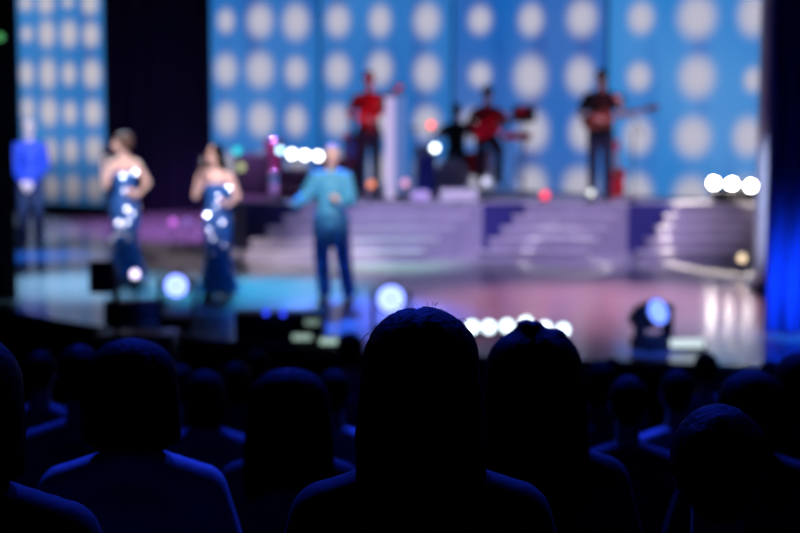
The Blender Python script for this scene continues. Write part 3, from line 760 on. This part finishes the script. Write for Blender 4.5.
def small_lamp(label, px, py, Y, zf, r, col, s, name='small_spotlight', cat='lamp'):
    t = thing(name, label, cat, (at(px, py, Y).x, Y, zf)); q = at(px, py, Y) - t.location
    G().cyl(q + V((0, .09, 0)), q, r * .8, r * 1.1, 20).build('lamp_housing', black, t)
    G().ell(q, (r, .012, r), n=3).build('lens', lampmat('lamp_%d_%d' % (px, py), col, s), t, 2)
    if q.z > .08: G().cyl((0, .05, 0), (0, .05, q.z - r * .5), .010).build('pole', black, t); G().cyl((0, .05, 0), (0, .05, .02), min(.12, .09), seg=20).build('base', black, t)
    return t
small_lamp('small white lamp shining above the tall dark blue case', 435, 148, 22.2, PZ, .05, (.8, .92, 1), 7)
small_lamp('small orange-red lamp above the snare drum', 431, 125, 24.3, PZ, .05, (1, .07, .04), 3.5)
small_lamp('small teal lamp on a pole behind the second sequined gown', 237, 151, 19.25, 0, .05, (.02, .45, .5), 2.2)
small_lamp('small olive yellow lamp just below the teal lamp', 241, 167, 18.95, 0, .05, (.3, .34, .16), 2.0)
small_lamp('small orange lamp low on the platform before the red shirted guitarist', 371, 184, 21.2, PZ, .05, (1, .3, .12), 1.6)
small_lamp('small pink lamp low on the platform beside the lilac column', 405, 183, 21.15, PZ, .055, (1, .45, .75), 1.1)
small_lamp('small red lamp lying on the platform beside the bassist', 545, 195, 21.2, PZ, .06, (1, .06, .12), 2.0)
small_lamp('small white lamp low on the platform beside the drum kit', 486, 181, 21.6, PZ, .05, (.7, .7, 1), 1.6)
small_lamp('small pale lamp on the platform by the feet of the bassist', 591, 193, 21.0, PZ, .045, (.75, .8, .8), 2.0)
small_lamp('small magenta lamp on the stage floor between the two gowns', 173, 222, 20.6, 0, .05, (.7, .15, .9), 1.2)
small_lamp('small violet lamp beside the magenta lamp on the stage floor', 187, 222, 20.7, 0, .05, (.3, .16, .7), .9)
small_lamp('small cream lamp at the side of the round light ring on the floor', 742, 258, 18.3, 0, .05, (1, .75, .5), 1.8)
small_lamp('green lamp glowing on the black side curtain', 0, 37, 15.2, 0, .04, (.1, .5, .15), .8, 'green_lamp')

def moving_head(label, px, py, Y, r, yaw, tilt, s=10, roundm=None):
    z = at(px, py, Y).z
    t = thing('moving_head_light', label, 'stage light', (at(px, py, Y).x, Y, 0), yaw, 'moving head lights along the stage front')
    G().box((0, 0, .06), (.3, .26, .12), bev=.02).build('base', blackp, t)
    for s_ in (-1, 1): G().box((s_ * .155, 0, .12 + (z - .10) / 2), (.035, .12, z - .0), bev=.012).build('yoke_arm', blackp, t)
    c = V((0, .06, z)); d = rotX(tilt) @ V((0, -1, 0))
    c = V((0, 0, z)) - d * .05
    h = G().hull([(c, (.125, .125, .125)), (c - d * .14, .09)]).cyl(c, c + d * .10, r * 1.12, r * 1.12, 32).build('lamp_head', blackp, t)
    R = rotX(tilt)
    G().ell(c + d * .10, (r, .02, r), R, 3).build('lens', roundm, h, 2)
    return t
mh = lampmat('moving_blue_white', (.22, .30, 1.0), 3.4)
mh2 = lampmat('moving_blue_white_dim', (.14, .24, 1.0), 2.6)
moving_head('moving head light with a round blue-white beam between the two sequined gowns', 177, 285, 13.9, .10, 0, 0, roundm=mh)
moving_head('moving head light with the largest blue-white beam, half behind the big long-haired head', 391, 298, 13.3, .115, 0, 0, roundm=mh)
moving_head('moving head light turned aside, its tilted oval beam blue, beside the pale floor strip', 654, 313, 12.75, .105, .62, -.35, roundm=mh2)

# stage front equipment
def wedge(label, px, Y, w, d, h, extra=True):
    t = thing('stage_monitor', label, 'stage monitor', ft(px, Y, 0), 0)
    # floor wedge whose grille faces the performers
    vs = [(-w / 2, -d / 2, 0), (w / 2, -d / 2, 0), (w / 2, d / 2, 0), (-w / 2, d / 2, 0), (-w / 2, -d / 2, h), (w / 2, -d / 2, h), (w / 2, d * .1, h), (-w / 2, d * .1, h), (w / 2, d / 2, h * .35), (-w / 2, d / 2, h * .35)]
    G().raw([V(v) for v in vs], [[0, 1, 2, 3], [4, 5, 6, 7], [0, 1, 5, 4], [7, 6, 8, 9], [3, 2, 8, 9], [1, 2, 8, 6, 5], [0, 3, 9, 7, 4]]).build('cabinet', blackp, t, False)
    G().tube([(-.07, -d / 2, h * .6), (-.06, -d / 2 - .03, h * .6), (.06, -d / 2 - .03, h * .6), (.07, -d / 2, h * .6)], .008).build('handle', black, t)
    return t
t = wedge('wide low black stage monitor with two small blue lights on top', 280, 13.35, .76, .4, .25)
for px, py in ((266, 313), (283, 314)):
    q = at(px, py, 13.1) - t.location; G().cyl(q + V((0, 0.03, 0)), q, .022, seg=16).build('indicator_lamp', lampmat('indicator_blue', (.03, .06, 1), 2.2), t)
for i, (px, py, w) in enumerate(((302, 337, .16), (329, 341, .15), (312, 322, .12))):
    Y = (12.98, 12.9, 13.02)[i]; q = at(px, py, Y)
    tt = thing('footlight', ('pale footlight strip below the wide black stage monitor', 'pale footlight strip before the big long-haired head', 'dim footlight strip beside the wide stage monitor')[i], 'footlight', (q.x, Y, 0), 0, 'footlight strips')
    G().box((0, .03, max(.02, q.z) / 2 + .015), (w + .03, .08, max(.03, q.z) + .03), bev=.006).build('housing', black, tt)
    G().box((0, -.012, max(.02, q.z)), (w, .01, .05), bev=.004).build('lens', lampmat('strip%d' % i, (.55, .8, .7), (.55, .75, .3)[i]), tt)
q = at(682, 343, 12.7)
tt = thing('footlight', 'long pale footlight strip beside the tilted moving head light', 'footlight', (q.x, 12.7, 0), 0, 'footlight strips')
G().box((0, .03, q.z / 2), (.40, .08, q.z + .04), bev=.006).build('housing', black, tt); G().box((0, -.014, q.z), (.36, .01, .075), bev=.004).build('lens', lampmat('strip9', (.75, .9, .95), .95), tt)
wedge('black stage monitor behind the moving head light between the gowns', 135, 14.6, .55, .4, .18)

# prompter monitor on a tripod in the pit
q = at(105, 277, 12.0)
t = thing('prompter_monitor', 'dark prompter monitor on a tripod before the first gown', 'monitor', (q.x, 12.0, -.75))
z = q.z + .75
G().box((-.02, 0, z), (.2, .06, .25), bev=.01).build('housing', black, t)
G().box((-.02, -.034, z + .01), (.16, .006, .2)).build('screen', mat('screen_glass', (.05, .03, .04), .15), t)
G().box((.0, -.04, z - .08), (.14, .03, .035), bev=.005).build('glint_patch', mat('orange_glint', (.5, .28, .2), .4), t)  # orange glint on the monitor, put in as a coloured block
G().cyl((.08, .02, .35), (.08, .02, z + .05), .022).build('pole', black, t)
for k in range(3): G().cyl((.08, .02, .5), (.08 + .35 * math.cos(k * 2.09 + .5), .02 + .3 * math.sin(k * 2.09 + .5), .01), .012).build('leg', black, t)
small_lamp('small pink white lamp on a pole beside the prompter monitor', 135, 274, 12.2, -.75, .035, (.8, .7, 1), 3)
q = at(122, 335, 11.9)
t = thing('flight_case', 'black flight case in the pit below the prompter monitor', 'case', (q.x, 12.55, -.75))
G().box((0, 0, .45), (.62, .4, .88), bev=.012).build('body', blackp, t)
G().box((0, 0, .90), (.64, .42, .05), bev=.01).build('lid', black, t)
for s in (-1, 1): G().box((s * .2, -.21, .86), (.05, .02, .06)).build('latch', chrome, t)

# microphones held by the singers
def mic(label, loc, d, s=1):
    t = thing('microphone', label, 'microphone', loc); d = V(d).normalized()
    G().cyl(V((0, 0, 0)) - d * .11, d * .03, .012, .018).build('handle', blackp, t)
    G().ell(d * .055, .028, n=3).build('microphone_head', chrome, t, 2)
def wpt(loc, rz, s, p): return V(loc) + rotZ(rz) @ (V(p) * s)
mic('microphone raised to the mouth of the singer beside the dark gap', wpt(w1, -.05, .955, (-.175, -.265, 1.53)), (-.1, .1, 1))
mic('microphone held by the singer in the second sequined gown', wpt(w2, .1, .90, (-.165, -.24, 1.55)), (.1, .15, 1))

# ---------------------------------------------------------------- audience
cl_black = mat('audience_black', (.010, .010, .014), .85, noisy=.2)
cl_dark = mat('audience_dark', (.03, .03, .045), .85, noisy=.2)
cl_white = mat('audience_white', (.42, .42, .46), .8, noisy=.08)
cl_grey = mat('audience_grey', (.14, .14, .17), .85, noisy=.1)
seatm = mat('seat_fabric', (.02, .012, .02), .9, noisy=.2)
H0 = 1.355
seat_proto = None
def make_seat():
    t = thing('theatre_seat', 'dark theatre seat almost lost in the dark under an audience member', 'seat', group='theatre seats')
    G().box((0, -.03, .365), (.46, .46, .09), bev=.03).build('seat', seatm, t)
    G().box((0, .29, .54), (.42, .06, .38), rot=rotX(-.10), bev=.028).build('backrest', seatm, t)
    for s in (-1, 1):
        a = G().box((s * .262, .0, .28), (.035, .30, .56), bev=.01).build('side_panel', black, t)
        G().box((s * .262, -.02, .575), (.05, .36, .03), bev=.01).build('armrest', blackp, a)
    return t
def aud(px, row, top_px, label, style, shirt, w=None, yaw=0, fly=0, seed=1, group=None, xscale=1.0, sleeve=1.0, lean=0, skinm=None, bun=None, length=.32, slump=0):
    global seat_proto
    Y = 2.8 + .9 * row; tz = tier_z(row)
    topz = at(px, top_px, Y).z; s = (topz - tz) / (H0 if style != 'short' else 1.345)
    smin = min(1.03, max(.84, s))
    if slump: smin = slump
    x = at(px, top_px, Y).x
    P = pose(SEAT, wr=((-.12, -.26, .66), (.13, -.25, .66)))
    if slump:
        dz = H0 - .01 - (topz - tz) / slump; L = lambda k, f: V(SEAT[k]) - V((0, 0, dz * f))
        P = pose(P, hd=L('hd', 1), nb=L('nb', 1), chs=L('chs', .8), wst=L('wst', .4), sh=tuple((a[0], a[1], a[2] - dz) for a in SEAT['sh']), el=((-.21, -.06, .68), (.21, -.06, .68)))
    if lean: P = pose(P, hd=(lean, -.015, 1.225), nb=(lean * .4, .01, 1.07))
    hf = {'long': hair_long(hair_b, w or .108, length, fly=fly, seed=seed, bun=bun), 'bob': hair_bob(hair_b, w or .112, fly, seed), 'short': hair_cap(hair_b, .010), 'crop': hair_cap(hair_b, .019)}[style]
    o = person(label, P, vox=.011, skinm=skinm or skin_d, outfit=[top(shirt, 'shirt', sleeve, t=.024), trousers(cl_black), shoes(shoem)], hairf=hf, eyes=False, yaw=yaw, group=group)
    o.location = (x - 0, Y, tz); o.rotation_euler = (0, 0, PI); o.scale = (smin, smin, smin)
    add_seat(x, Y, tz, smin)
    return o
def add_seat(x, Y, tz, s=1):
    global seat_proto
    if seat_proto is None: seat_proto = make_seat(); c = seat_proto
    else: c = copy_tree(seat_proto)
    c.location = (x, Y - .0, tz); c.rotation_euler = (0, 0, PI); c.scale = (s, s, s)
aud(421, 0, 303, 'person with long straight black hair, the largest head, before the middle of the stage', 'long', cl_black, w=.123, fly=34, seed=2, length=.40)
aud(719, 0, 413, 'person with cropped hair and a thin blue rim of light, seated lowest in front', 'crop', cl_black, seed=3, slump=.95)
aud(534, 1, 324, 'person with tousled black hair beside the largest head, topped by a small bump', 'long', cl_black, w=.138, fly=60, seed=5, bun=[(.012, .03, .125, (.035, .035, .022)), (-.055, .03, .085, (.03, .04, .04))], length=.30)
aud(131, 1, 336, 'person with a dark bob wearing a pale shirt lit blue at the shoulder', 'bob', cl_white, w=.136, fly=40, seed=6)
aud(289, 2, 366, 'person with long dark hair between the pale-shirted person and the largest head', 'long', cl_dark, w=.158, fly=40, seed=7)
aud(-30, 0, 331, 'person at the picture edge under the black side curtain, head partly cut off', 'bob', cl_dark, w=.112, seed=8)
aud(752, 2, 368, 'person with broad dark hair behind the cropped-haired person', 'bob', cl_black, w=.130, seed=9)
aud(79, 3, 347, 'person with a dark head just behind the shoulder of the pale-shirted one', 'short', cl_grey, seed=10)
aud(800, 3, 350, 'person with dark hair cut off by the picture edge under the blue curtain', 'bob', cl_black, w=.11, seed=11)
aud(706, 7, 353, 'person with a small round dark head in front of the pale reflections on the stage', 'short', cl_white, seed=12)
aud(677, 4, 379, 'person with a dark head behind and beside the cropped-haired person', 'short', cl_white, seed=13)
aud(350, 7, 334, 'person with a small dark head just beside the largest head', 'short', cl_grey, seed=14)
aud(205, 4, 378, 'person with a dark bob seen just over the shoulder of the pale-shirted person', 'bob', cl_grey, w=.115, seed=15)
aud(628, 3, 392, 'person with short dark hair beside the tousled hair, low in the dark', 'short', cl_dark, seed=16)
aud(334, 4, 372, 'person in a grey shirt glimpsed beside the largest head', 'short', cl_white, seed=17)
aud(180, 5, 368, 'person in a pale shirt seen behind the dark bob', 'short', cl_grey, seed=18)
aud(40, 5, 352, 'person with a dark head beneath the foot of the black side curtain', 'short', cl_grey, seed=19)
aud(600, 6, 370, 'person with a dark head under the stage edge beside the tousled hair', 'bob', cl_dark, w=.11, seed=20)
aud(612, 7, 366, 'person with a dark head under the stage edge, close beside the tilted moving head light', 'short', cl_grey, seed=21)
aud(235, 6, 362, 'person with a dark head under the wide black stage monitor', 'bob', cl_dark, w=.11, seed=22)
aud(770, 6, 378, 'person glimpsed behind the broad dark hair under the blue curtain', 'short', cl_grey, seed=23)
aud(256, 7, 350, 'person with a small dark head under the pale footlight strips', 'short', cl_dark, seed=24)
aud(450, 5, 372, 'person hidden largely behind the largest head', 'short', cl_dark, seed=25) if False else None

# ---------------------------------------------------------------- lights
def spot(loc, tgt, energy, col, ang, blend=.6, r=.1, name='spot'):
    l = bpy.data.lights.new(name, 'SPOT'); l.energy = energy; l.color = col; l.spot_size = math.radians(ang); l.spot_blend = blend; l.shadow_soft_size = r
    o = bpy.data.objects.new(name, l); C.objects.link(o); o.location = loc
    o.rotation_euler = (V(tgt) - V(loc)).to_track_quat('-Z', 'Y').to_euler(); return o
def gp(px, py, z=0): return ground(px, py, z)
# follow spots from the front of house
spot((-1, 3, 7.5), w1 + V((0, 0, 1.35)), 15000, (1, .84, .9), 6, .8, name='follow_spot')
spot((-1, 3, 7.5), w2 + V((0, 0, 1.3)), 14000, (1, .84, .9), 6, .8, name='follow_spot')
spot((0, 3, 7.5), w3 + V((0, 0, 1.4)), 12500, (1, .88, .95), 6, .8, name='follow_spot')
spot((0, 6, 7.5), at(28, 148, 21.2), 32000, (.45, .6, 1), 6.5, .4, name='blue_spot')
# red spots on the band
spot((2.5, 15, 7), w4 + V((-.05, 0, 1.15)), 1800, (1, .03, .10), 9, .7, name='red_spot')
spot((0, 15, 7), w5 + V((.25, 0, .8)), 700, (1, .03, .12), 7, .7, name='red_spot')
spot((4, 16, 7), pq + V((-.1, 0, .4)), 1400, (1, .08, .2), 9, .7, name='red_spot')
spot((3, 13, 7), w6 + V((0, 0, 1.2)), 260, (1, .75, .7), 8, .7, name='warm_spot')
# floor washes
spot((-4, 20, 7.5), gp(90, 285), 7500, (.3, .66, 1), 24, 1, .3, name='cyan_wash')
spot((-2, 21, 7.5), gp(260, 290), 12500, (.03, .5, .95), 20, 1, .3, name='cyan_wash')
spot((-5, 17, 7.5), gp(30, 256), 6500, (.02, .18, 1), 14, 1, .3, name='blue_wash')
spot((-1, 22, 7.5), gp(356, 314), 26000, (.02, .13, 1), 14, .9, .3, name='blue_pool')
spot((-3, 17, 7.8), gp(215, 226), 13000, (.62, .24, .95), 30, 1, .3, name='magenta_wash')
spot((-1, 22, 7.8), gp(390, 265), 4500, (.3, .9, .5), 15, 1, .3, name='green_wash')
spot((0, 14, 7.8), at(400, 225, 20.2), 6000, (.62, .52, 1), 22, 1, .3, name='lilac_wash')
spot((3, 14, 7.8), at(590, 225, 20.2), 5500, (.62, .50, .95), 24, 1, .3, name='lilac_wash')
spot((3, 20, 7.8), gp(590, 305), 5600, (1, .36, .55), 30, 1, .3, name='pink_wash')
spot((4.5, 21, 7.8), gp(720, 300), 1900, (.75, .5, .75), 26, 1, .3, name='pink_wash')
spot((0, 9, 6), pp + V((0, 0, .9 - pp.z)), 8000, (.55, .65, 1), 8, .8, .1, name='pillar_fill')  # spot added to brighten the pale pillar
spot((1, 14, 7.8), at(712, 222, 20.5), 2200, (.75, .6, .9), 12, 1, .3, name='lilac_wash')
# blue light on the side curtain and on the audience
spot((3.5, 12.9, .3), (3.5, 13.6, .3), 75, (.02, .2, 1), 120, 1, .1, name='curtain_uplight')
spot((3.6, 10.9, .4), (3.6, 12.1, -.3), 60, (.02, .12, 1), 90, 1, .1, name='skirt_light')  # added lamp for the blue glow at the stage front
spot((-2.6, 10.5, 3), gp(177, 315), 1100, (.03, .12, 1), 9, 1, .1, name='edge_blue')  # added blue spots, to tint the moving head bodies
spot((2.2, 9.5, 3), gp(652, 350), 1500, (.03, .12, 1), 9, 1, .1, name='edge_blue')
spot((-1.5, 11.5, 7.9), (-.6, 4.5, .7), 4200, (.015, .05, 1), 65, 1, .5, name='audience_blue')
spot((3.0, 12, 7.9), (1.8, 5.5, .5), 3400, (.015, .05, 1), 50, 1, .5, name='audience_blue')
# ring gobo thrown on the floor at the right
def ring(loc, energy, col, rx, ry, wd):
    o = spot(loc, V(loc) + V((0, 0, -1)), energy, col, 70, 0, .01, 'ring_gobo'); o.rotation_euler = (0, 0, 0)
    l = o.data; l.use_nodes = True; nt = l.node_tree
    e = nt.nodes['Emission']; tc = nt.nodes.new('ShaderNodeTexCoord'); sx = nt.nodes.new('ShaderNodeSeparateXYZ')
    nt.links.new(tc.outputs['Normal'], sx.inputs[0])
    def m(op, a, b=None):
        n = nt.nodes.new('ShaderNodeMath'); n.operation = op
        for i, v in enumerate((a, b)):
            if v is None: continue
            if isinstance(v, (int, float)): n.inputs[i].default_value = v
            else: nt.links.new(v, n.inputs[i])
        return n.outputs[0]
    z = m('ABSOLUTE', sx.outputs[2]); u = m('DIVIDE', m('DIVIDE', sx.outputs[0], z), rx / loc[2]); v = m('DIVIDE', m('DIVIDE', sx.outputs[1], z), ry / loc[2])
    rr = m('SQRT', m('ADD', m('MULTIPLY', u, u), m('MULTIPLY', v, v)))
    k = m('MULTIPLY', m('GREATER_THAN', rr, 1 - wd), m('LESS_THAN', rr, 1.0))
    nt.links.new(k, e.inputs['Strength'])
ring((4.15, 19.75, 7.8), 12000, (1, .88, .75), .85, 1.75, .2)
ring((2.05, 19.2, 7.8), 3600, (.9, .9, .8), .58, 1.15, .2)

w = bpy.data.worlds.new('World'); sc.world = w; w.use_nodes = True
w.node_tree.nodes['Background'].inputs['Color'].default_value = (.04, .12, 1, 1); w.node_tree.nodes['Background'].inputs['Strength'].default_value = .004

# ---------------------------------------------------------------- camera
cd = bpy.data.cameras.new('camera'); cam = bpy.data.objects.new('camera', cd); C.objects.link(cam)
cam.location = (0, 0, CAMZ); cam.rotation_euler = (PI / 2 - PITCH, 0, 0)
cd.sensor_width = 36; cd.sensor_fit = 'HORIZONTAL'; cd.lens = F / 800 * 36; cd.clip_end = 100
cd.dof.use_dof = True; cd.dof.focus_distance = 2.85; cd.dof.aperture_fstop = 2.8
sc.camera = cam
sc.view_settings.view_transform = 'Standard'; sc.view_settings.look = 'None'; sc.view_settings.gamma = 1; sc.view_settings.exposure = 0
sc.cycles.use_denoising = True
sc.cycles.max_bounces = 6
sc.cycles.sample_clamp_indirect = 5
